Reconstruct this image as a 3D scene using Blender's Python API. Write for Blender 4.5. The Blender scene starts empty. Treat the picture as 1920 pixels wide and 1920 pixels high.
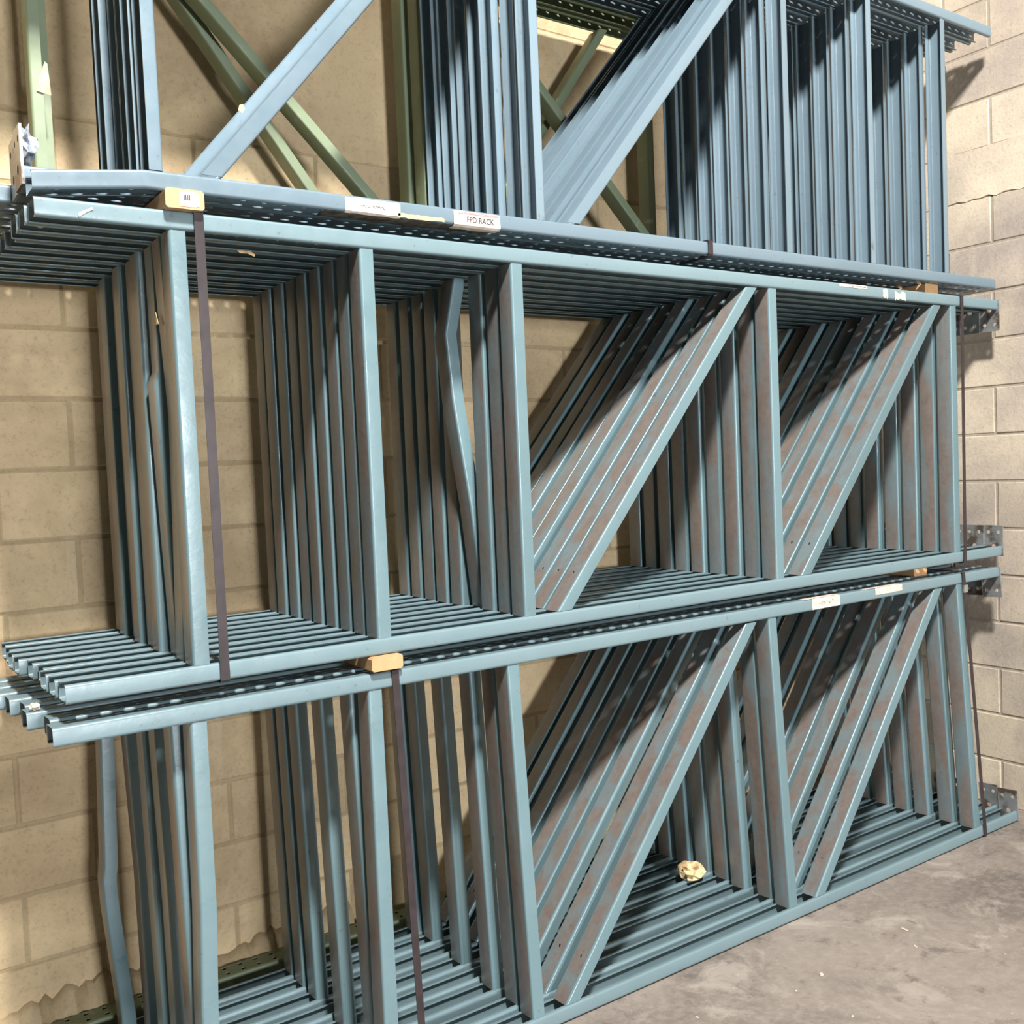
import bpy, math, random
from mathutils import Matrix, Vector
random.seed(11)
sc = bpy.context.scene
col = sc.collection

# ---------------------------------------------------------------- camera
CAM = dict(loc=(-0.3833, -2.2688, 1.5847), yaw=.6014, pitch=-.0484, roll=-.042, f=1856.82)
def make_camera():
    yw, pt, rl = CAM['yaw'], CAM['pitch'], CAM['roll']
    fwd = Vector((math.sin(yw)*math.cos(pt), math.cos(yw)*math.cos(pt), math.sin(pt)))
    r = Vector((math.cos(yw), -math.sin(yw), 0)); u = r.cross(fwd)
    r2 = r*math.cos(rl)+u*math.sin(rl); u2 = -r*math.sin(rl)+u*math.cos(rl)
    m = Matrix((r2, u2, -fwd)).transposed().to_4x4()
    m.translation = Vector(CAM['loc'])
    cd = bpy.data.cameras.new('camera'); cd.sensor_width = 36; cd.lens = 36*CAM['f']/1920
    cd.clip_start = .05
    o = bpy.data.objects.new('camera', cd); o.matrix_world = m; col.objects.link(o); sc.camera = o
make_camera()

# ---------------------------------------------------------------- light
w = bpy.data.worlds.new('world'); sc.world = w; w.use_nodes = True
w.node_tree.nodes['Background'].inputs[0].default_value = (.75, .88, 1.0, 1)
w.node_tree.nodes['Background'].inputs[1].default_value = .012
def area(name, loc, target, sx, sy, power, colr):
    l = bpy.data.lights.new(name, 'AREA'); l.shape = 'RECTANGLE'; l.size = sx; l.size_y = sy
    l.energy = power; l.color = colr
    o = bpy.data.objects.new(name, l); o.location = loc
    o.rotation_euler = (Vector(target)-Vector(loc)).to_track_quat('-Z', 'Y').to_euler(); col.objects.link(o)
area('high_bay_lamp', (.12, -3.1, 5.9), (1.6, .4, 1.4), .45, .45, 760, (1, .97, .93))
area('dock_door_daylight', (.35, -12.0, 2.0), (1.2, .5, 1.8), 1.7, 1.7, 1050, (.93, .97, 1.0))
sc.view_settings.view_transform = 'Standard'
sc.view_settings.look = 'None'
sc.view_settings.exposure = .14
sc.view_settings.gamma = 1

# ---------------------------------------------------------------- materials
def srgb(r, g, b):
    f = lambda c: (c/255/12.92) if c <= 10 else ((c/255+.055)/1.055)**2.4
    return (f(r), f(g), f(b), 1)
class NT:
    def __init__(s, name):
        s.m = bpy.data.materials.new(name); s.m.use_nodes = True
        s.t = s.m.node_tree; s.n = s.t.nodes; s.b = s.n['Principled BSDF']
    def N(s, typ, **k):
        n = s.n.new(typ)
        for a, v in k.items():
            if a.startswith('_'): setattr(n, a[1:], v)
            else: n.inputs[a.replace('__', ' ')].default_value = v
        return n
    def L(s, a, b): s.t.links.new(a, b)
    def coords(s, scale=(1, 1, 1), kind='Object'):
        tc = s.N('ShaderNodeTexCoord'); mp = s.N('ShaderNodeMapping'); mp.inputs['Scale'].default_value = scale
        oi = s.N('ShaderNodeObjectInfo')
        mul = s.N('ShaderNodeVectorMath', _operation='MULTIPLY_ADD')
        s.L(tc.outputs[kind], mp.inputs[0])
        cx = s.N('ShaderNodeCombineXYZ')
        m1 = s.N('ShaderNodeMath', _operation='MULTIPLY'); m1.inputs[1].default_value = 37.0
        s.L(oi.outputs['Random'], m1.inputs[0])
        for i in range(3): s.L(m1.outputs[0], cx.inputs[i])
        add = s.N('ShaderNodeVectorMath', _operation='ADD')
        s.L(mp.outputs[0], add.inputs[0]); s.L(cx.outputs[0], add.inputs[1])
        return add.outputs[0]
    def noise(s, vec, scale, detail=6, rough=.55, dist=0):
        n = s.N('ShaderNodeTexNoise'); n.inputs['Scale'].default_value = scale
        n.inputs['Detail'].default_value = detail; n.inputs['Roughness'].default_value = rough
        n.inputs['Distortion'].default_value = dist
        s.L(vec, n.inputs['Vector']); return n.outputs['Fac']
    def ramp(s, fac, stops):
        r = s.N('ShaderNodeValToRGB'); e = r.color_ramp.elements
        while len(e) < len(stops): e.new(.5)
        for x, (p, c) in zip(e, stops):
            x.position = p; x.color = c if len(c) == 4 else (*c, 1)
        s.L(fac, r.inputs[0]); return r.outputs[0]
    def mix(s, fac, a, b, mode='MIX'):
        m = s.N('ShaderNodeMix', _data_type='RGBA', _blend_type=mode)
        for i, v in ((0, fac), (6, a), (7, b)):
            if hasattr(v, 'is_output'): s.L(v, m.inputs[i])
            else: m.inputs[i].default_value = v
        return m.outputs[2]
    def bump(s, h, strength, dist=.01):
        b = s.N('ShaderNodeBump'); b.inputs['Strength'].default_value = strength
        b.inputs['Distance'].default_value = dist; s.L(h, b.inputs['Height']); s.L(b.outputs[0], s.b.inputs['Normal'])
BW = lambda v: (v, v, v, 1)

def paint(name, c1, c2, dirt, rough=.34, wear=.66):
    t = NT(name); v = t.coords()
    base = t.mix(t.noise(v, 3.0), c1, c2)
    oi = t.N('ShaderNodeObjectInfo')
    hs = t.N('ShaderNodeHueSaturation'); mr = t.N('ShaderNodeMapRange')
    mr.inputs['To Min'].default_value = .84; mr.inputs['To Max'].default_value = 1.1
    t.L(oi.outputs['Random'], mr.inputs[0]); t.L(mr.outputs[0], hs.inputs['Value']); t.L(base, hs.inputs['Color'])
    d = t.ramp(t.noise(v, 9, 8, .65, .4), [(wear, BW(0)), (wear+.08, BW(1))])
    c = t.mix(d, hs.outputs[0], dirt)
    d2 = t.ramp(t.noise(v, 60, 3, .6), [(.66, BW(0)), (.74, BW(.55))])
    c = t.mix(d2, c, dirt)
    t.L(c, t.b.inputs['Base Color'])
    t.L(t.ramp(t.noise(v, 14, 4), [(.3, BW(rough-.1)), (.8, BW(rough+.16))]), t.b.inputs['Roughness'])
    t.b.inputs['Specular IOR Level'].default_value = .6
    t.bump(t.noise(v, 45, 4), .12, .004)
    return t.m
TEAL = paint('teal_grey_paint', srgb(112, 133, 139), srgb(99, 120, 126), srgb(88, 90, 88))
TEAL_IN = paint('teal_brace_paint', srgb(104, 129, 135), srgb(90, 114, 120), srgb(96, 92, 86))
BLUE = paint('blue_grey_paint', srgb(115, 134, 145), srgb(101, 120, 131), srgb(92, 92, 92))
GREEN = paint('faded_green_paint', srgb(128, 140, 112), srgb(108, 122, 92), srgb(150, 148, 130), .55, .6)

def web_worn():
    t = NT('brown_worn_brace_face'); v = t.coords((11, 11, 2.2))
    v2 = t.coords((1, 1, 1))
    m = t.ramp(t.noise(v, 1.0, 7, .62, .5), [(.38, BW(0)), (.56, BW(1))])
    brown = t.mix(t.noise(v2, 30, 8, .75), srgb(92, 80, 74), srgb(138, 128, 121))
    teal = t.mix(t.noise(v2, 14, 6, .7), srgb(94, 108, 111), srgb(124, 137, 140))
    c = t.mix(m, teal, brown)
    f = t.ramp(t.noise(v2, 90, 4, .7), [(.62, BW(0)), (.72, BW(.6))])
    c = t.mix(f, c, srgb(78, 62, 54))
    t.L(c, t.b.inputs['Base Color'])
    t.b.inputs['Roughness'].default_value = .33
    t.b.inputs['Specular IOR Level'].default_value = .7
    t.bump(t.noise(v2, 60, 5), .15, .003)
    return t.m
WORN = web_worn()

def galv():
    t = NT('galvanised_steel'); v = t.coords()
    c = t.mix(t.noise(v, 30, 4, .7), srgb(120, 122, 122), srgb(190, 190, 188))
    c = t.mix(t.ramp(t.noise(v, 12, 6), [(.52, BW(0)), (.6, BW(1))]), c, srgb(110, 96, 84))
    t.L(c, t.b.inputs['Base Color']); t.b.inputs['Metallic'].default_value = .6
    t.b.inputs['Roughness'].default_value = .42
    return t.m
GALV = galv()

def block_mat(name, a, b, stain, joint=False):
    t = NT(name); v = t.coords(); g = t.N('ShaderNodeTexCoord').outputs['Object']
    pos = t.N('ShaderNodeNewGeometry').outputs['Position']
    c = t.mix(t.ramp(t.noise(v, 2.2, 6, .6), [(.40, BW(0)), (.60, BW(1))]), a, b)
    c = t.mix(t.ramp(t.noise(pos, 1.1, 8, .62, .4), [(.46, BW(0)), (.62, BW(.85))]), c, stain)
    mp = t.N('ShaderNodeMapping'); mp.inputs['Scale'].default_value = (9, 9, .7); t.L(pos, mp.inputs[0])
    c = t.mix(t.ramp(t.noise(mp.outputs[0], 1.0, 5, .6), [(.60, BW(0)), (.70, BW(.32))]), c, srgb(205, 192, 165))
    sp = t.ramp(t.noise(pos, 75, 6, .8), [(.30, BW(.72)), (.48, BW(1)), (.60, BW(1)), (.74, BW(1.14))])
    c = t.mix(1.0, c, sp, 'MULTIPLY')
    oi = t.N('ShaderNodeObjectInfo'); mr = t.N('ShaderNodeMapRange')
    mr.inputs['To Min'].default_value = .9; mr.inputs['To Max'].default_value = 1.07
    t.L(oi.outputs['Random'], mr.inputs[0])
    hs = t.N('ShaderNodeHueSaturation'); t.L(mr.outputs[0], hs.inputs['Value']); t.L(c, hs.inputs['Color'])
    t.L(hs.outputs[0], t.b.inputs['Base Color']); t.b.inputs['Roughness'].default_value = .9
    t.b.inputs['Specular IOR Level'].default_value = .2
    t.bump(t.noise(pos, 62, 8, .75), .5, .005)
    return t.m
BLOCK_L = block_mat('tan_block', srgb(214, 190, 152), srgb(196, 172, 138), srgb(166, 144, 113))
BLOCK_R = block_mat('pale_block', srgb(206, 192, 170), srgb(186, 173, 156), srgb(152, 141, 134))
MORTAR = block_mat('mortar', srgb(188, 168, 134), srgb(172, 153, 120), srgb(152, 133, 104))
MORTAR_R = block_mat('pale_mortar', srgb(176, 164, 146), srgb(162, 150, 134), srgb(150, 138, 124))

def floor_mat():
    t = NT('stained_concrete'); pos = t.N('ShaderNodeNewGeometry').outputs['Position']
    c = t.mix(t.ramp(t.noise(pos, 1.3, 9, .62, .8), [(.36, BW(0)), (.62, BW(1))]), srgb(94, 86, 80), srgb(140, 130, 121))
    c = t.mix(t.ramp(t.noise(pos, 3.6, 9, .7, .9), [(.54, BW(0)), (.64, BW(.6))]), c, srgb(178, 168, 158))
    c = t.mix(t.ramp(t.noise(pos, 9, 6, .7, .3), [(.56, BW(0)), (.66, BW(.6))]), c, srgb(84, 75, 71))
    c = t.mix(t.ramp(t.noise(pos, 30, 8, .75), [(.44, BW(0)), (.62, BW(.45))]), c, srgb(158, 147, 138))
    c = t.mix(t.ramp(t.noise(pos, 70, 3, .7), [(.68, BW(0)), (.73, BW(.8))]), c, srgb(206, 196, 184))
    t.L(c, t.b.inputs['Base Color'])
    t.L(t.ramp(t.noise(pos, 4, 5), [(.3, BW(.45)), (.7, BW(.8))]), t.b.inputs['Roughness'])
    t.bump(t.noise(pos, 26, 8, .7), .35, .006)
    return t.m
FLOOR = floor_mat()
def flat(name, c, rough=.7, c2=None, sc_=20, metal=0):
    t = NT(name); v = t.coords(); c2 = c2 or tuple(x*.82 for x in c[:3])+(1,)
    t.L(t.mix(t.ramp(t.noise(v, sc_), [(.4, BW(0)), (.65, BW(1))]), c, c2), t.b.inputs['Base Color'])
    t.b.inputs['Roughness'].default_value = rough; t.b.inputs['Metallic'].default_value = metal
    return t.m
def wood_mat():
    t = NT('pine_wood'); v = t.coords((30, 2, 30))
    c = t.mix(t.noise(v, 1.2, 6, .6, 1.2), srgb(206, 168, 124), srgb(172, 128, 88))
    t.L(c, t.b.inputs['Base Color']); t.b.inputs['Roughness'].default_value = .7
    return t.m
WOOD = wood_mat()
STRAP = flat('dark_brown_strapping', srgb(52, 42, 44), .38, srgb(40, 32, 34))
PAPER = flat('off_white_paper', srgb(214, 200, 188), .8, srgb(188, 170, 154), 60)
YELLOW = flat('yellowed_tape', srgb(214, 184, 130), .7)
TAPE = flat('dirty_torn_tape', srgb(112, 98, 86), .6, srgb(60, 52, 46), 40)
INK = flat('black_ink', srgb(30, 28, 34), .6)
RED = flat('faded_red_ink', srgb(196, 120, 118), .7)
LEAF = flat('crumpled_tan_paper', srgb(222, 196, 150), .8, srgb(186, 156, 112), 40)
FOIL = flat('crumpled_foil', srgb(190, 196, 204), .3, srgb(120, 130, 142), 60, .5)
CHIP = flat('pale_chip', srgb(210, 196, 176), .9)

# ---------------------------------------------------------------- mesh helpers
class MB:
    def __init__(s): s.v = []; s.f = []; s.m = []
    def vert(s, p): s.v.append(tuple(p)); return len(s.v)-1
    def face(s, idx, m=0): s.f.append(tuple(idx)); s.m.append(m)
    def box(s, x0, y0, z0, x1, y1, z1, m=0):
        i = [s.vert(p) for p in ((x0,y0,z0),(x1,y0,z0),(x1,y1,z0),(x0,y1,z0),(x0,y0,z1),(x1,y0,z1),(x1,y1,z1),(x0,y1,z1))]
        for q in ((0,3,2,1),(4,5,6,7),(0,1,5,4),(1,2,6,5),(2,3,7,6),(3,0,4,7)): s.face([i[k] for k in q], m)
    def mesh(s, name, mats, smooth=True, deform=None, angle=35):
        me = bpy.data.meshes.new(name)
        vs = [deform(p) for p in s.v] if deform else s.v
        me.from_pydata(vs, [], s.f); me.update()
        for k in mats: me.materials.append(k)
        me.polygons.foreach_set('material_index', s.m)
        if smooth:
            me.polygons.foreach_set('use_smooth', [True]*len(s.f))
            try: me.set_sharp_from_angle(angle=math.radians(angle))
            except Exception: pass
        return me
def rounded(pts, r, n=3):
    """centre line with filleted corners"""
    out = [Vector(pts[0])]
    for a, b, c in zip(pts, pts[1:], pts[2:]):
        a, b, c = Vector(a), Vector(b), Vector(c)
        d1 = (a-b).normalized(); d2 = (c-b).normalized()
        p0 = b+d1*r; p1 = b+d2*r
        for k in range(n+1):
            s = k/n; out.append((1-s)**2*p0+2*s*(1-s)*b+s*s*p1)
    out.append(Vector(pts[-1])); return out
def offset_loop(cl, t):
    """closed outline round an open centre line; returns the points, outer side first"""
    L, R = [], []
    for i, p in enumerate(cl):
        a = cl[max(i-1, 0)]; b = cl[min(i+1, len(cl)-1)]
        d = (b-a).normalized(); n = Vector((-d.y, d.x))
        L.append(p+n*t/2); R.append(p-n*t/2)
    return L, R
def sweep(mb, cl, t, rings, mat_of=lambda i: 0, caps=True):
    """cl: profile centre line (2D), rings: functions (u, v) -> 3D point"""
    L, R = offset_loop(cl, t); loop = L+R[::-1]; n = len(loop); m = len(cl)
    idx = [[mb.vert(f(p.x, p.y)) for p in loop] for f in rings]
    for a, b in zip(idx, idx[1:]):
        for i in range(n):
            j = (i+1) % n
            mb.face((a[i], a[j], b[j], b[i]), mat_of(i) if i < m-1 else 0)
    if caps:
        for r, rev in ((idx[0], 1), (idx[-1], 0)):
            for i in range(m-1):
                q = (r[i], r[i+1], r[n-2-i], r[n-1-i]); mb.face(q[::-1] if rev else q)
def tear(cx, cy, lx, ly):
    """teardrop slot outline, wide end to -s"""
    P = [(-.5, 0), (-.38, .42), (-.1, .5), (.22, .30), (.5, 0), (.22, -.30), (-.1, -.5), (-.38, -.42)]
    return [(cx+a*lx, cy+b*ly) for a, b in P]
def holed_cell(mb, P, s0, s1, t0, t1, hole, th, m=0):
    """a rectangular cell of sheet with one 8-sided hole; P(s,t,n) -> 3D"""
    sm, tm = (s0+s1)/2, (t0+t1)/2
    edge = [(s0, tm), (s0, t1), (sm, t1), (s1, t1), (s1, tm), (s1, t0), (sm, t0), (s0, t0)]
    # hole order: starts at -s, goes +t, +s, -t
    rings = []
    for n in (0, th):
        rings.append(([mb.vert(P(a, b, n)) for a, b in edge], [mb.vert(P(a, b, n)) for a, b in hole]))
    k = [0, 1, 2, 3, 4, 5, 6, 7]
    # hole points 0(-s) 1 2 3 4(+s) 5 6 7 ; edge points aligned one to one
    for i in range(8):
        j = (i+1) % 8
        (e0, h0), (e1, h1) = rings
        mb.face((e0[i], h0[i], h0[j], e0[j]), m)
        mb.face((e1[i], e1[j], h1[j], h1[i]), m)
        mb.face((h0[i], h1[i], h1[j], h0[j]), m)
def link(name, me, parent=None, loc=(0, 0, 0), rot=None):
    o = bpy.data.objects.new(name, me); col.objects.link(o); o.location = loc
    if rot: o.rotation_euler = rot
    if parent: o.parent = parent
    return o
def tag(o, label=None, cat=None, group=None, kind=None):
    if label: o['label'] = label
    if cat: o['category'] = cat
    if group: o['group'] = group
    if kind: o['kind'] = kind
    return o
def thing(name, label, cat, loc=(0, 0, 0), rot=(0, 0, 0), group=None):
    o = bpy.data.objects.new(name, None); o.empty_display_size = .1; col.objects.link(o)
    o.location = loc; o.rotation_euler = rot; return tag(o, label, cat, group)

# ---------------------------------------------------------------- rack upright parts
H, CW, CD, LEN = 1.067, .0762, .0415, 3.65     # height of frame, column width / depth, length
T = .0026
def column_mesh(name, length, mat, deform=None, square=False):
    """perforated lipped channel lying along X, perforated face down (z=0), opening up"""
    mb = MB()
    lip = .0125; rc = .006; w, d = CW-T, CD-T/2
    nseg = 16
    xs = [length*k/nseg for k in range(nseg+1)]
    # half profiles either side of the perforated web, from the web's edge round to the lip
    y0 = T/2; e = .010
    left = rounded([(e, T/2), (y0, T/2), (y0, d), (lip, d)], rc)
    right = [Vector((CW-p.x, p.y)) for p in left][::-1]
    for pr in (left, right):
        sweep(mb, pr, T, [(lambda u, v, x=x: (x, u, v)) for x in xs])
    # perforated web
    pitch = .0508; n = int(length/pitch); off = (length-n*pitch)/2
    P = lambda s, t, k: (s, t, k)
    mid = CW/2
    for t0, t1, c in ((e, mid, .0205), (mid, CW-e, CW-.0205)):
        for i in range(n):
            s0 = off+i*pitch; s1 = s0+pitch
            if i == 0: s0 = 0
            if i == n-1: s1 = length
            cx = off+(i+.5)*pitch
            if square: h = [(cx-.006, c), (cx-.006, c+.006), (cx, c+.006), (cx+.006, c+.006), (cx+.006, c), (cx+.006, c-.006), (cx, c-.006), (cx-.006, c-.006)]
            else: h = tear(cx, c, .027, .014)
            holed_cell(mb, P, s0, s1, t0, t1, h, T)
    return mb.mesh(name, [mat], deform=deform)
def brace_mesh(name, pts, mats, w=.067, fl=.038, hole_near=None, diag=False):
    """channel section: web faces -X, flanges run to +X, open on +X.  pts: list of (x of the right edge, z); horizontally cut ends.
    holes: heights where a bolt hole goes through the web"""
    mb = MB()
    cl = rounded([(0, T/2), (-fl+T/2, T/2), (-fl+T/2, w-T/2), (0, w-T/2)], .0055)
    m = len(cl)
    # which segments are the web
    webseg = [i for i in range(m-1) if abs(cl[i].x-cl[i+1].x) < 1e-6 and abs(cl[i+1].y-cl[i].y) > w*.4]
    st = 1.0
    def ring(x, z, sx): return lambda u, v: (x+u*sx, v, z)
    rings = []
    for i, (x, z) in enumerate(pts):
        a = pts[max(i-1, 0)]; b = pts[min(i+1, len(pts)-1)]
        sl = (b[0]-a[0])/(b[1]-a[1]); sx = math.sqrt(1+sl*sl) if diag else 1
        rings.append((x, z, sx))
    mo = lambda i: 1 if i in webseg else 0
    if not hole_near:
        sweep(mb, cl, T, [ring(*r) for r in rings], mo)
    else:
        # split the profile at the web so that a holed sheet can stand in for it
        k = webseg[0]
        for part in (cl[:k+1], cl[k+1:]):
            sweep(mb, part, T, [ring(*r) for r in rings], lambda i: 0)
        (xa, za, sx), (xb, zb, _) = rings[0], rings[-1]
        ya, yb = cl[k].y, cl[k+1].y
        def P(s, t, n):
            q = (s-za)/(zb-za); x = xa+(xb-xa)*q
            return (x+(-fl+T/2)*sx-(T/2)+n, t, s)
        zh = hole_near; hw = .03
        ym = (ya+yb)/2
        c, r = zh, .0048
        hole = [(c-r, ym), (c-.7*r, ym+.7*r), (c, ym+r), (c+.7*r, ym+.7*r), (c+r, ym), (c+.7*r, ym-.7*r), (c, ym-r), (c-.7*r, ym-.7*r)]
        holed_cell(mb, P, zh-hw, zh+hw, ya, yb, hole, T, 1)
        for s0, s1 in ((za, zh-hw), (zh+hw, zb)):
            if s1 <= s0: continue
            for n, rev in ((0, 0), (T, 1)):
                q = [mb.vert(P(s0, ya, n)), mb.vert(P(s0, yb, n)), mb.vert(P(s1, yb, n)), mb.vert(P(s1, ya, n))]
                mb.face(q[::-1] if rev else q, 1)
    return mb.mesh(name, mats)
def plate_mesh(name, w=.082, h=.127, dent=0):
    """foot plate across the column's end, with two bolt holes; local: y across, z up, thin in x"""
    mb = MB()
    def P(s, t, n): return (n+dent*(s/h)**2, t, s)
    def circ(c, ym, r=.008): return [(c-r, ym), (c-.7*r, ym+.7*r), (c, ym+r), (c+.7*r, ym+.7*r), (c+r, ym), (c+.7*r, ym-.7*r), (c, ym-r), (c-.7*r, ym-.7*r)]
    th = .006; z1 = h*.6
    for s0, s1, t0, t1, hole in ((z1, h, 0, w/2, circ(h-.028, w*.24)), (z1, h, w/2, w, circ(h-.028, w*.76)), (0, z1, 0, w, circ(z1*.5, w*.5, .011))):
        holed_cell(mb, P, s0, s1, t0, t1, hole, th)
    n0 = len(mb.v)
    rim = [(0, 0), (z1, 0), (h, 0), (h, w), (z1, w), (0, w)]
    a = [mb.vert(P(s, t, 0)) for s, t in rim]; b = [mb.vert(P(s, t, th)) for s, t in rim]
    for i in range(6):
        j = (i+1) % 6; mb.face((a[i], a[j], b[j], b[i]))
    return mb.mesh(name, [GALV], smooth=False)

COL = column_mesh('column', LEN, TEAL)
TOPROT = (math.pi, 0, 0)     # a top column is the bottom one turned over
BY = .0046
PLATE = plate_mesh('base_plate')
PLATE_BENT = plate_mesh('base_plate_bent', dent=-.03)
braces = {}
def brace(x, name_key, mats=(TEAL_IN, WORN), z0=CD, z1=H-CD, fl=.038):
    """upright brace mesh made at its own place, shared by key"""
    if name_key not in braces: braces[name_key] = brace_mesh('brace', [(0, z0), (0, z1)], mats, fl=fl)
    return braces[name_key]
def make_frame(loc, label, group, posts, diags, tilt=(0, 0, 0), fl=.038, mats=(TEAL_IN, WORN), dshift=0, skip=(), bends={}, plates=(1, 1), xoff=0, bent_plate=False,
               diag_hole=True, column_me=None, jit=.004):
    t = thing('rack_upright', label, 'rack upright', loc, tilt, group)
    c1 = link('column', column_me or COL, t, (xoff, 0, 0))
    c2 = link('column', column_me or COL, t, (xoff, CW, H), TOPROT)
    for k, x in enumerate(posts):
        if ('p', k) in skip: continue
        if k in bends:
            me = brace_mesh('brace', bends[k], (TEAL_IN, WORN))
        else: me = brace(0, ('straight', fl), mats, fl=fl)
        j = random.uniform(-jit, jit)
        link('brace', me, t, (x+j, BY, 0))
    for k, (xt, xb) in enumerate(diags):
        if ('d', k) in skip: continue
        key = ('diag', round(xt-xb, 3), mats[1].name)
        if key not in braces:
            braces[key] = brace_mesh('diagonal_brace', [(0, CD+.001), ((xt-xb), H-CD-.004)], mats, hole_near=.145, diag=True)
        link('diagonal_brace', braces[key], t, (xb+random.uniform(-jit, jit)+dshift, BY, 0))
    if plates[0]: link('base_plate', PLATE_BENT if bent_plate else PLATE, t, (LEN+xoff, -.005, .0))
    if plates[1]: link('base_plate', PLATE, t, (LEN+xoff+.006, -.005, H), (0, math.pi, 0))
    return t

ORD = ['front-most', 'second from the front', 'third from the front', 'fourth from the front', 'fifth from the front', 'sixth from the front',
       'seventh from the front', 'eighth from the front', 'rear-most']

# ---------------------------------------------------------------- room
def room():
    # floor
    mb = MB(); mb.box(-4.0, -9.0, -.12, 4.05, 1.1, 0); f = link('floor', mb.mesh('floor', [FLOOR], False)); tag(f, kind='structure')
    # walls: mortar bed with the blocks proud of it
    WY, WX, top = .85, 3.75, 4.26
    mb = MB(); mb.box(-4.0, WY+.004, 0, WX+.3, WY+.2, top); wb = tag(link('wall_back', mb.mesh('wall_back', [MORTAR], False)), kind='structure')
    mb = MB(); mb.box(WX+.004, -9.0, 0, WX+.2, WY+.003, top); wr = tag(link('wall_right', mb.mesh('wall_right', [MORTAR_R], False)), kind='structure')
    def block(L, mat):
        mb = MB(); h = .1945; c = .004; d = .03
        o = [(0, 0), (L, 0), (L, h), (0, h)]; i = [(c, c), (L-c, c), (L-c, h-c), (c, h-c)]
        A = [mb.vert((x, d, z)) for x, z in o]; B = [mb.vert((x, c, z)) for x, z in o]; C = [mb.vert((x, 0, z)) for x, z in i]
        for k in range(4):
            j = (k+1) % 4
            mb.face((A[k], A[j], B[j], B[k])); mb.face((B[k], B[j], C[j], C[k]))
        mb.face(C)
        return mb.mesh('concrete_block', [mat], False)
    me = {}
    def get(L, mat):
        key = (round(L, 3), mat.name)
        if key not in me: me[key] = block(L, mat)
        return me[key]
    J = .0087; stuff = {wb: [], wr: []}
    courses = int(top/.2032)
    for k in range(courses):
        z = k*.2032+J/2
        beam = k in (13, 14, 15)
        # back wall
        if not beam:
            x = (.206 if k % 2 == 0 else .003)-.4064*10
            while x < WX:
                a, b = max(x+J/2, -3.9), min(x+.4064-J/2, WX)
                if b-a > .03:
                    if a > -1.3 and z < 3.3: link('concrete_block', get(b-a, BLOCK_L), wb, (a, WY-random.uniform(-.0012, .0018), z))
                    else: stuff[wb].append((a, b, z))
                x += .4064
        if k != 13:
            y = (.062 if k % 2 == 0 else -.141)-.4064*20
            while y < WY:
                a, b = y+J/2, min(y+.4064-J/2, WY-.0)
                if b-a > .03:
                    if a > -1.6 and z < 3.5: link('concrete_block', get(b-a, BLOCK_R), wr, (WX-random.uniform(-.0012, .0018), b, z), (0, 0, -math.pi/2))
                    elif a > -8.6: stuff[wr].append((a, b, z))
                y += .4064
    for wall, L in stuff.items():
        mb = MB()
        for a, b, z in L:
            if wall is wb: mb.box(a, WY, z, b, WY+.03, z+.1945)
            else: mb.box(WX, a, z, WX+.03, b, z+.1945)
        tag(link('concrete_blocks', mb.mesh('concrete_blocks', [BLOCK_L if wall is wb else BLOCK_R], False), wall), kind='stuff')
    # the poured beam round the room: a thin rough skin with ragged edges
    def beam(name, parent, a0, a1, z0, z1, P, mat, rag):
        mb = MB(); n = int((a1-a0)/.035)
        fr = (0, .012, .03, .5, .97, .988, 1); rows = 6; g = []
        for i in range(n+1):
            a = a0+(a1-a0)*i/n
            lo = z0+random.uniform(-rag, rag)+rag*.6*math.sin(a*3.1); hi = z1+random.uniform(-rag, rag)
            g.append([mb.vert(P(a, .008 if r in (0, rows) else random.uniform(-.001, .001), lo+(hi-lo)*fr[r])) for r in range(rows+1)])
        for i in range(n):
            for r in range(rows): mb.face((g[i][r], g[i+1][r], g[i+1][r+1], g[i][r+1]))
        return link(name, mb.mesh(name, [mat], True), parent)
    beam('poured_beam', wb, -3.9, 3.748, 2.638, 3.252, lambda a, d, z: (a, WY-.003+d, z), BLOCK_L, .007)
    beam('poured_beam', wr, -8.6, .845, 2.636, 2.852, lambda a, d, z: (WX-.003+d, a, z), BLOCK_R, .006)
    # lumpy mortar left along the foot of the back wall
    mb = MB(); n = 130; prof = 6; g = []
    for i in range(n+1):
        x = -1.4+i*2.4/n
        hh = .07+.025*math.sin(x*9)+random.uniform(0, .03); dd = .05+random.uniform(0, .02)
        g.append([mb.vert((x, WY+.004-dd*math.cos(q*math.pi/2/(prof-1))*random.uniform(.85, 1.1)*(1 if q < prof-1 else 0), hh*math.sin(q*math.pi/2/(prof-1)))) for q in range(prof)])
    for i in range(n):
        for q in range(prof-1): mb.face((g[i][q], g[i+1][q], g[i+1][q+1], g[i][q+1]))
    link('mortar_fillet', mb.mesh('mortar_fillet', [MORTAR], True), wb)
room()

# ---------------------------------------------------------------- the three stacks
Z_MID, Z_TOP = 1.1136, 2.2263
COL_BLUE = COL.copy(); COL_BLUE.materials[0] = BLUE

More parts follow.
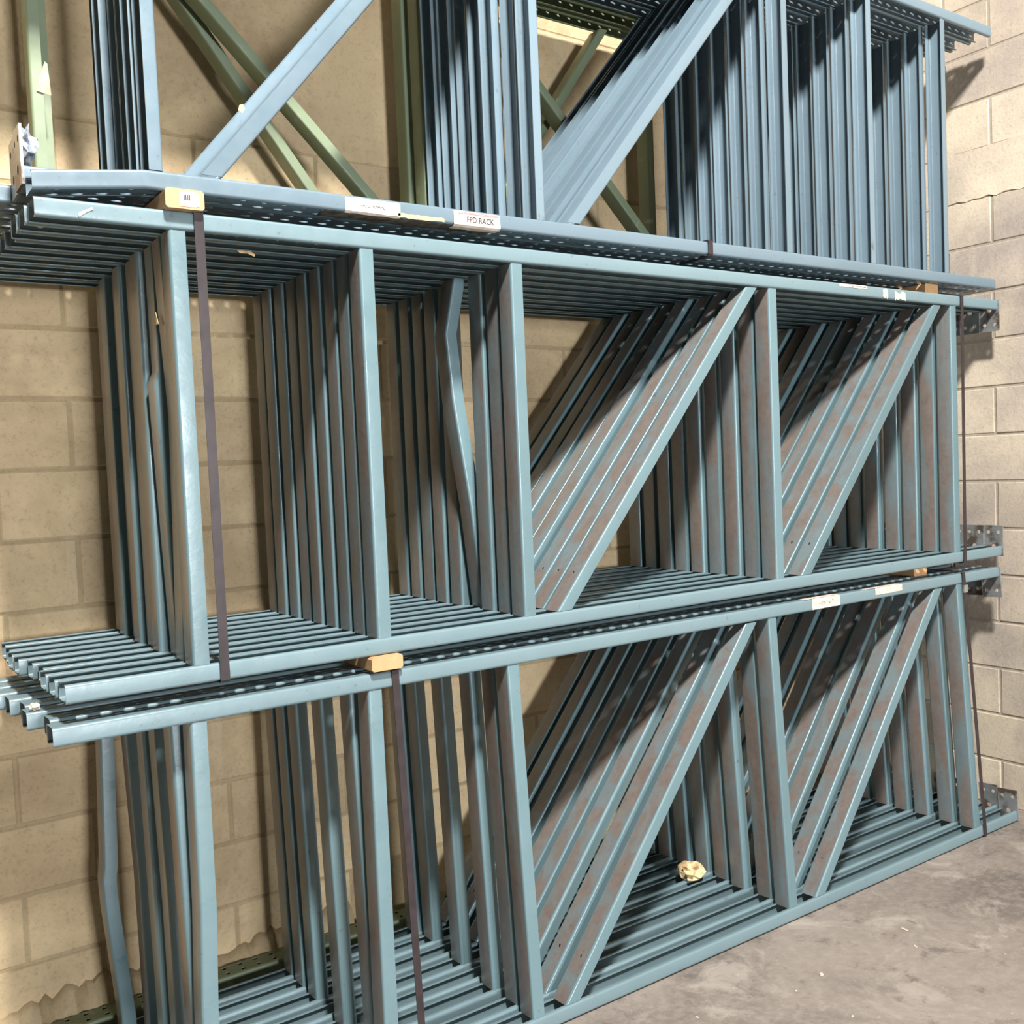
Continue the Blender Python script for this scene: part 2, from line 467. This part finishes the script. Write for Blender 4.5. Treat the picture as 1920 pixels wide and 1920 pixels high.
# middle stack
P_M = [.31, .778, 1.236, 2.288, 3.352]; D_M = [(2.192, 1.364), (3.25, 2.427)]
YM = [-.012, .070, .154, .242, .330, .418, .504, .592, .684]
XM = [0, -.006, -.010, 0, -.010, -.028, -.030, -.024, -.022]
for i, y in enumerate(YM):
    bends = {}; skip = set()
    if i == 1: bends = {0: [(-.004, .0415), (.004, .35), (.010, .62), (.0, .85), (-.006, H-.0415)]}
    if i == 2: bends = {0: [(.004, .0415), (-.006, .40), (-.014, .70), (-.002, .73), (-.004, H-.0415)]}
    if i == 3: bends = {2: [(.030, .0415), (.000, .35), (-.045, .66), (-.062, .86), (-.022, H-.035)]}
    o = make_frame((0, y, Z_MID), 'weathered teal steel rack upright, %s in the strapped middle stack' % ORD[i], 'rack uprights in the middle stack',
                   P_M, D_M, xoff=XM[i], bends=bends, skip=skip, jit=(.001 if i == 0 else .011))
    if i == 0: MID0 = o

# bottom stack, leaning back a little on its foot
YB = [0, .09, .20, .29, .385, .48, .575, .665]
P_B = [.280, .727, 1.170, 2.238, 3.345]; D_B = [(2.133, 1.286), (3.204, 2.372)]
P_BX = [-.02, .0, -.035, -.055, .004, -.002, .01]
TILT_B = -math.atan(.062/1.067)
for i, y in enumerate(YB):
    bends = {}; skip = set()
    if i == 0: bends = {0: [(-.020, .0415), (-.026, .18), (-.012, .20), (-.010, .37), (.003, .6), (.012, H-.0415)], 1: [(-.018, .0415), (.009, H-.0415)]}
    if i == 7: bends = {0: [(-.048, .0415), (-.049, .093), (-.071, .392), (-.073, .47), (-.066, .51), (-.052, .845), (-.048, H-.0415)]}
    if i == 6: bends = {0: [(.012, .0415), (.014, .5), (.004, H-.0415)]}
    if i == 3: bends = {0: [(.012, .0415), (.016, .5), (.012, H-.0415)]}
    skip |= {2: {('p', 0), ('p', 1)}, 3: {('p', 2)}, 4: {('p', 1)}, 5: {('p', 0), ('p', 2)}}.get(i, set())
    make_frame((0, -.075+y, .004), 'teal rack upright on the floor, %s in the bottom stack' % (ORD[i] if i < 7 else 'the one nearest the wall'),
               'rack uprights in the bottom stack', P_B, D_B, tilt=(TILT_B, 0, 0), xoff=[-.03, -.02, -.05, -.04, -.06, -.10, -.11, -.10][i], bends=bends, skip=skip, jit=.009)

# top stack: the same uprights turned end for end, foot plates to the left
P_T = [.356, .826, 1.291, 2.351, 3.411]; D_T = [(2.244, 1.406), (3.293, 2.472)]
YT = [-.006, .080, .165, .250, .334, .420, .506]
for i, y in enumerate(YT):
    skip = set()
    if i in (3, 4, 5, 6): skip.add(('d', 1))
    if i == 6: skip.add(('p', 4))
    pl = {0: (0, 0), 1: (0, 1), 2: (0, 1), 3: (1, 1)}.get(i, (0, 0))
    xo = [.0, .0, -.004, .045, .04, .03, .02][i]
    # frame is rotated half a turn about Y: local x -> LEN - x, local z -> H - z
    t = make_frame((LEN, y, Z_TOP+H), 'blue-grey painted steel rack upright, %s in the top stack' % ORD[i] if i < 6 else 'blue-grey rack upright directly in front of the green ones in the top stack',
                   'blue-grey rack uprights in the top stack', P_T, D_T, tilt=(0, math.pi, 0), fl=.031, mats=(BLUE, BLUE), dshift=(.022 if i == 1 else 0), column_me=COL_BLUE, skip=skip, plates=pl, xoff=xo*1.0, jit=(.002 if i == 0 else .011))
    if i == 0:
        TOP0 = t
        # its lower column (as it lies) sags at the left end
        for ch in t.children:
            if ch.name.startswith('column') and abs(ch.location.z-H) < .01:
                me = COL_BLUE.copy(); ch.data = me
                for v in me.vertices:
                    u = max(0, (v.co.x-3.39)/.26); v.co.z -= .031*u**1.3
                me.name = 'column_bent'

# green uprights behind, against the wall
GCOL = column_mesh('column', 3.66, GREEN, square=True)
def green_frame(y, posts, diags, label, xo):
    t = thing('rack_upright', label, 'rack upright', (xo, y, Z_TOP), group='green rack uprights behind the top stack')
    link('column', GCOL, t); link('column', GCOL, t, (0, CW, H), TOPROT)
    me = brace_mesh('brace', [(0, .0415), (0, H-.0415)], (GREEN, GREEN), fl=.031)
    for x in posts: link('brace', me, t, (x, BY, 0))
    for (x0, z0, x1, z1) in diags:
        dm = brace_mesh('diagonal_brace', [(0, z0), (x1-x0, z1)], (GREEN, GREEN), fl=.031, diag=True)
        link('diagonal_brace', dm, t, (x0, BY, 0))
    return t
green_frame(.598, [.165, 1.345, 2.50, 3.52], [(1.325, .045, .345, 1.01), (2.49, .045, 1.51, 1.01), (3.49, .045, 2.62, 1.01)],
            'faded green rack upright with parallel slanting braces, behind the teal top stack', -.02)
green_frame(.690, [.19, 1.325, 2.42, 3.50], [(1.12, .045, .40, 1.01), (1.50, .045, 2.20, 1.01), (3.30, .045, 2.62, 1.01)],
            'green rack upright closest to the wall with square-holed top column, above the middle stack', -.01)
# a green column at the foot of the wall, behind the bottom stack
o = tag(link('green_column', GCOL, None, (-.35, .80, .0415), (math.pi, 0, 0)), 'green steel column lying on the floor along the wall behind the bottom stack', 'steel column')

# ---------------------------------------------------------------- timber spacers
def block_of_wood(x, z, y0, y1, w, h, label, tilt=0):
    mb = MB(); c = .005; prof = [(c, 0), (w-c, 0), (w, c), (w, h-c), (w-c, h), (c, h), (0, h-c), (0, c)]
    a = [mb.vert((u, y0, v)) for u, v in prof]; b = [mb.vert((u, y1, v)) for u, v in prof]
    mb.face(a); mb.face(b[::-1])
    for i in range(8):
        j = (i+1) % 8; mb.face((a[j], a[i], b[i], b[j]))
    o = link('wood_block', mb.mesh('wood_block', [WOOD], False), None, (x, 0, z), (0, 0, tilt))
    return tag(o, label, 'wood block', 'timber spacers between the stacks')
GAP1, GAP2 = H+.004, Z_MID+H
w1 = block_of_wood(.262, GAP2+.0001, -.035, .70, .086, Z_TOP-GAP2-.0022, 'orange-brown timber spacer with a white label, under the left end of the top stack')
block_of_wood(3.205, GAP2, .03, .70, .088, Z_TOP-GAP2-.001, 'timber spacer near the right wall, under the top stack')
block_of_wood(.708, GAP1+.0056, -.03, .70, .088, Z_MID-GAP1-.0066, 'pale timber spacer left of the strap between bottom and middle stacks')
block_of_wood(3.135, GAP1+.0, .06, .70, .088, Z_MID-GAP1-.001, 'timber spacer near the right wall between the bottom and middle stacks')
mb = MB(); mb.box(0, -.0008, 0, .036, 0, .034); mb.box(.036, -.0008, .002, .044, 0, .03)
o = link('paper_label', mb.mesh('paper_label', [PAPER], False), w1, (.032, -.0352, .005)); o['label'] = 'white paper label'
mb = MB()
for k in range(4): mb.box(.008+k*.004, -.0016, .014, .010+k*.004, -.0009, .026)
link('printed_mark', mb.mesh('printed_mark', [INK], False), o)

# ---------------------------------------------------------------- straps
def strap(x, y0, y1, z0, z1, label, lean=0, w=.021, top=None, bottom=None, clip=None, dx=0):
    """closed band round a stack, standing in the YZ plane"""
    th = .0016; g = .004
    a, b, c, d = y0-g, y1+g, z0-g+.0005, z1+g-.0005
    loop = [(a, c+.006), (a, d-.006), (a+.006, d), (b-.006, d), (b, d-.006), (b, c+.006), (b-.006, c), (a+.006, c)]
    cy, cz = (a+b)/2, (c+d)/2
    mb = MB(); R = []
    def sh(z): return dx*(z-c)/(d-c)
    for (y, z) in loop:
        n = Vector((y-cy, z-cz)); yo = y+(th if y > cy else -th); zo = z+(th if z > cz else -th)
        k = lean*(z-c); y += k; yo += k
        R.append([mb.vert((0+sh(z), y, z)), mb.vert((w+sh(z), y, z)), mb.vert((w+sh(z), yo, zo)), mb.vert((0+sh(z), yo, zo))])
    for i in range(len(R)):
        p, q = R[i], R[(i+1) % len(R)]
        for k in range(4):
            l = (k+1) % 4; mb.face((p[k], p[l], q[l], q[k]))
    o = link('strap', mb.mesh('strap', [STRAP], False), None, (x, 0, 0))
    tag(o, label, 'strap', 'dark steel straps round the stacks')
    if clip:
        m2 = MB(); m2.box(dx*.93-.002, a-.006+lean*clip, clip, w+dx*.93+.002, a-th+lean*clip, clip+.03); link('crimp_seal', m2.mesh('crimp_seal', [GALV], False), o)
    return o
strap(.330, YM[0], YM[-1]+CW, Z_MID, Z_MID+H, 'dark strap round the left end of the middle stack', dx=-.002, w=.022)
strap(3.360, YM[0], YM[-1]+CW, Z_MID, Z_MID+H, 'dark strap round the right end of the middle stack', dx=.012, w=.02)
s = strap(.768, -.075, YB[-1]+CW-.075, 0.0057, H+.004, 'dark strap hanging down the bottom stack beside the pale timber spacer', lean=.0581, w=.020)
s = strap(3.362, -.075, YB[-1]+CW-.075, 0.0057, H+.004, 'dark strap with a shiny seal round the right end of the bottom stack', lean=.0581, clip=H-.075, dx=-.02)
strap(1.968, YT[0], YT[-1]+CW, Z_TOP, Z_TOP+CD, 'short dark strap round the lower columns of the top stack', w=.020)

# ---------------------------------------------------------------- stickers and writing
def ragged_sheet(name, x0, x1, z0, z1, y, mat, parent, n=14, rag=.002, lip=None):
    """paper stuck on a column face (y = face), optionally folded under the column by lip"""
    mb = MB(); th = .0009; g = []
    for i in range(n+1):
        x = x0+(x1-x0)*i/n; r0, r1 = random.uniform(-rag, rag), random.uniform(-rag, rag)
        row = [(x, y-th, z1+r1), (x, y-th, z0+r0)]
        if lip: row += [(x, y-th, z0-.0), (x, y+.006, z0-.0045), (x, y+lip+r0*4, z0-.0045)]
        g.append([mb.vert(p) for p in row])
    for i in range(n):
        for k in range(len(g[0])-1): mb.face((g[i][k], g[i][k+1], g[i+1][k+1], g[i+1][k]))
    for q in (g[0], g[-1]): pass
    me = mb.mesh(name, [mat], False)
    o = link(name, me, parent); md = o.modifiers.new('thick', 'SOLIDIFY'); md.thickness = .0006; md.offset = 0
    return o
def world_child(o, parent):
    o.matrix_parent_inverse = (Matrix.Translation(parent.location) @ parent.rotation_euler.to_matrix().to_4x4()).inverted()
def text(body, size, x, y, z, mat, parent, xs=1):
    cu = bpy.data.curves.new('lettering', 'FONT'); cu.body = body; cu.size = size; cu.extrude = .0003; cu.space_character = 1.08
    o = bpy.data.objects.new('tmp', cu); col.objects.link(o)
    bpy.context.view_layer.update()
    me = bpy.data.meshes.new_from_object(o.evaluated_get(bpy.context.evaluated_depsgraph_get()))
    bpy.data.objects.remove(o)
    me.materials.clear(); me.materials.append(mat)
    rot = Matrix.Rotation(math.pi/2, 4, 'X'); me.transform(Matrix.Translation((x, y, z)) @ rot @ Matrix.Diagonal((xs, 1, 1, 1)))
    return link('lettering', me, parent)
def scribble(x0, x1, z, amp, y, parent, n=26, seed=1, mat=INK):
    rnd = random.Random(seed); mb = MB(); w = .0009
    p = [(x0+(x1-x0)*i/n, z+rnd.uniform(-amp, amp)) for i in range(n+1)]
    for (a, b), (c, d) in zip(p, p[1:]):
        if rnd.random() < .18: continue
        q = [mb.vert(v) for v in ((a, y, b-w), (c, y, d-w), (c, y, d+w), (a, y, b+w))]; mb.face(q)
    return link('lettering', mb.mesh('lettering', [mat], False), parent)
YF = YT[0]
def on_top(o): world_child(o, TOP0); return o
s1 = on_top(ragged_sheet('sticker', .708, .862, Z_TOP+.003, Z_TOP+.036, YF, PAPER, TOP0, lip=.04)); s1['label'] = 'torn faded white sticker'
scribble(.75, .82, Z_TOP+.018, .005, YF-.0016, s1, seed=3)
s2 = on_top(ragged_sheet('sticker', .855, .992, Z_TOP+.001, Z_TOP+.011, YF, YELLOW, TOP0, rag=.0015)); s2['label'] = 'narrow yellowed strip of tape'
s3 = on_top(ragged_sheet('sticker', 1.022, 1.170, Z_TOP+.001, Z_TOP+.037, YF, PAPER, TOP0, rag=.0006, lip=.03)); s3['label'] = 'white printed sticker with a red border'
text('FPD RACK', .0215, 1.062, YF-.0017, Z_TOP+.009, INK, s3, .82)
mb = MB(); mb.box(1.036, YF-.0018, Z_TOP+.030, 1.164, YF-.0011, Z_TOP+.0318); mb.box(1.036, YF-.0018, Z_TOP+.0335, 1.164, YF-.0011, Z_TOP+.0345)
link('border_line', mb.mesh('border_line', [RED], False), s3)
def under_tape(x0, x1, y0, y1, seed):
    rnd = random.Random(seed); mb = MB(); n = 16; g = []
    for i in range(n+1):
        x = x0+(x1-x0)*i/n; g.append([mb.vert((x, y0+rnd.uniform(0, .006), Z_TOP-.0012)), mb.vert((x, y1+rnd.uniform(-.018, .006), Z_TOP-.0016))])
    for i in range(n): mb.face((g[i][0], g[i+1][0], g[i+1][1], g[i][1]))
    o = link('torn_tape', mb.mesh('torn_tape', [TAPE], False), TOP0); on_top(o); md = o.modifiers.new('thick', 'SOLIDIFY'); md.thickness = .0006
    o['label'] = 'dirty torn tape under the column'
under_tape(.655, .99, YF+.003, YF+.068, 1); under_tape(.90, 1.16, YF+.006, YF+.07, 5)
ZM0 = Z_MID; YMF = YM[0]
def on_mid(o): world_child(o, MID0); return o
m1 = on_mid(ragged_sheet('sticker', 2.618, 2.778, ZM0+H-.013, ZM0+H-.002, YMF, PAPER, MID0, rag=.0006)); m1['label'] = 'narrow white sticker'
scribble(2.69, 2.77, ZM0+H-.008, .001, YMF-.0016, m1, seed=4, n=10)
m2 = on_mid(ragged_sheet('sticker', 2.872, 2.902, ZM0+H-.038, ZM0+H-.008, YMF, PAPER, MID0, n=5, rag=.006)); m2['label'] = 'small torn white sticker'
m3 = on_mid(ragged_sheet('sticker', 2.945, 3.012, ZM0+H-.040, ZM0+H-.014, YMF, PAPER, MID0, n=7, rag=.006)); m3['label'] = 'small torn white sticker'
m4 = ragged_sheet('sticker', -.020, .014, -.003, .003, 0, PAPER, MID0, n=5, rag=.0012); m4['label'] = 'fleck of white paper'
m4.location = (.102, -.0008, H-.022); m4.rotation_euler = (0, -.55, 0)
BOT0 = [o for o in bpy.data.objects if o.get('label', '').startswith('teal rack upright on the floor, front-most')][0]
b1 = ragged_sheet('sticker', 2.42, 2.572, H-.038, H-.0005, 0, PAPER, BOT0, rag=.0012); b1['label'] = 'white sticker with a scrawl'
scribble(2.455, 2.555, H-.018, .007, -.0018, b1, seed=9)
b2 = ragged_sheet('sticker', 2.78, 2.945, H-.026, H-.0005, 0, PAPER, BOT0, rag=.001); b2['label'] = 'blank white sticker'
for (x0, x1, w_) in ((2.38, 2.56, .03), (2.72, 2.93, .02)):
    mb = MB(); mb.box(x0, 0.0, H+.0002, x1, w_, H+.0010); link('sticker', mb.mesh('sticker', [PAPER], False), BOT0)

# ---------------------------------------------------------------- litter
def crumple(name, loc, r, mat, label, cat, sq=(1, 1, .7), seed=1, rot=(0, 0, 0), group=None):
    rnd = random.Random(seed); mb = MB(); nu, nv = 12, 8; g = []
    for j in range(nv+1):
        th = math.pi*j/nv; row = []
        for i in range(nu):
            ph = 2*math.pi*i/nu; k = r*rnd.uniform(.5, 1.2)
            if j in (0, nv): k = r*.8
            row.append(mb.vert((k*math.sin(th)*math.cos(ph)*sq[0], k*math.sin(th)*math.sin(ph)*sq[1], k*math.cos(th)*sq[2])))
        g.append(row)
    for j in range(nv):
        for i in range(nu): mb.face((g[j][i], g[j+1][i], g[j+1][(i+1) % nu], g[j][(i+1) % nu]))
    return tag(link(name, mb.mesh(name, [mat], False), None, loc, rot), label, cat, group)
crumple('paper_wad', (2.115, .315, CD+.037), .055, LEAF, 'crumpled tan paper on the lower columns of the bottom stack', 'paper', (1, .8, .6), 5)
def scrap(loc, pts, mat, label, rot=(0, 0, 0), th=.001):
    mb = MB(); a = [mb.vert((x, 0, z)) for x, z in pts]; b = [mb.vert((x, th, z)) for x, z in pts]; n = len(pts)
    mb.face(a); mb.face(b[::-1])
    for i in range(n): mb.face((a[(i+1) % n], a[i], b[i], b[(i+1) % n]))
    return tag(link('paper_scrap', mb.mesh('paper_scrap', [mat], False), None, loc, rot), label, 'paper scrap')
scrap((.500, .135, Z_MID+H-CD-.003), [(-.022, .002), (-.008, .004), (.012, .003), (.024, -.004), (.022, -.010), (.004, -.003), (-.014, -.004)], LEAF, 'curled tan scrap hanging under the top columns of the middle stack')
scrap((.2705, .105, 1.945), [(0, 0), (.02, 0), (.018, .03)], LEAF, 'small tan scrap stuck to the front left brace of the middle stack', (0, 0, math.pi/2))
scrap((.128, .598, 2.615), [(0, 0), (.035, -.006), (.030, .075), (.024, .08), (.006, .03)], LEAF, 'torn paper tag hanging on the left green brace')
scrap((.455, .010, 2.435), [(0, 0), (.008, -.006), (.016, .004), (.012, .016), (.003, .012)], LEAF, 'bit of tan paper caught on the leftmost blue diagonal')
crumple('foil_scrap', (.035, .26, 2.36), .045, FOIL, 'crumpled shiny foil wedged behind the foot plates at upper left', 'foil', (.6, .8, 1.1), 8)
crumple('bright_chip', (-.03, .20, H+.012), .012, CHIP, 'small pale chip on the left ends of the bottom stack', 'debris', seed=3)
rnd = random.Random(4)
for k in range(46):
    x = rnd.uniform(1.3, 3.7); y = -.12-rnd.random()**.8*1.5
    r = rnd.uniform(.002, .006)
    o = crumple('concrete_chip', (x, y, r*.3), r, CHIP, 'tiny pale chip of debris lying on the bare concrete floor', 'debris', (rnd.uniform(.8, 3), 1, .5), k+20, (0, 0, rnd.uniform(0, 3)), 'chips scattered on the floor')
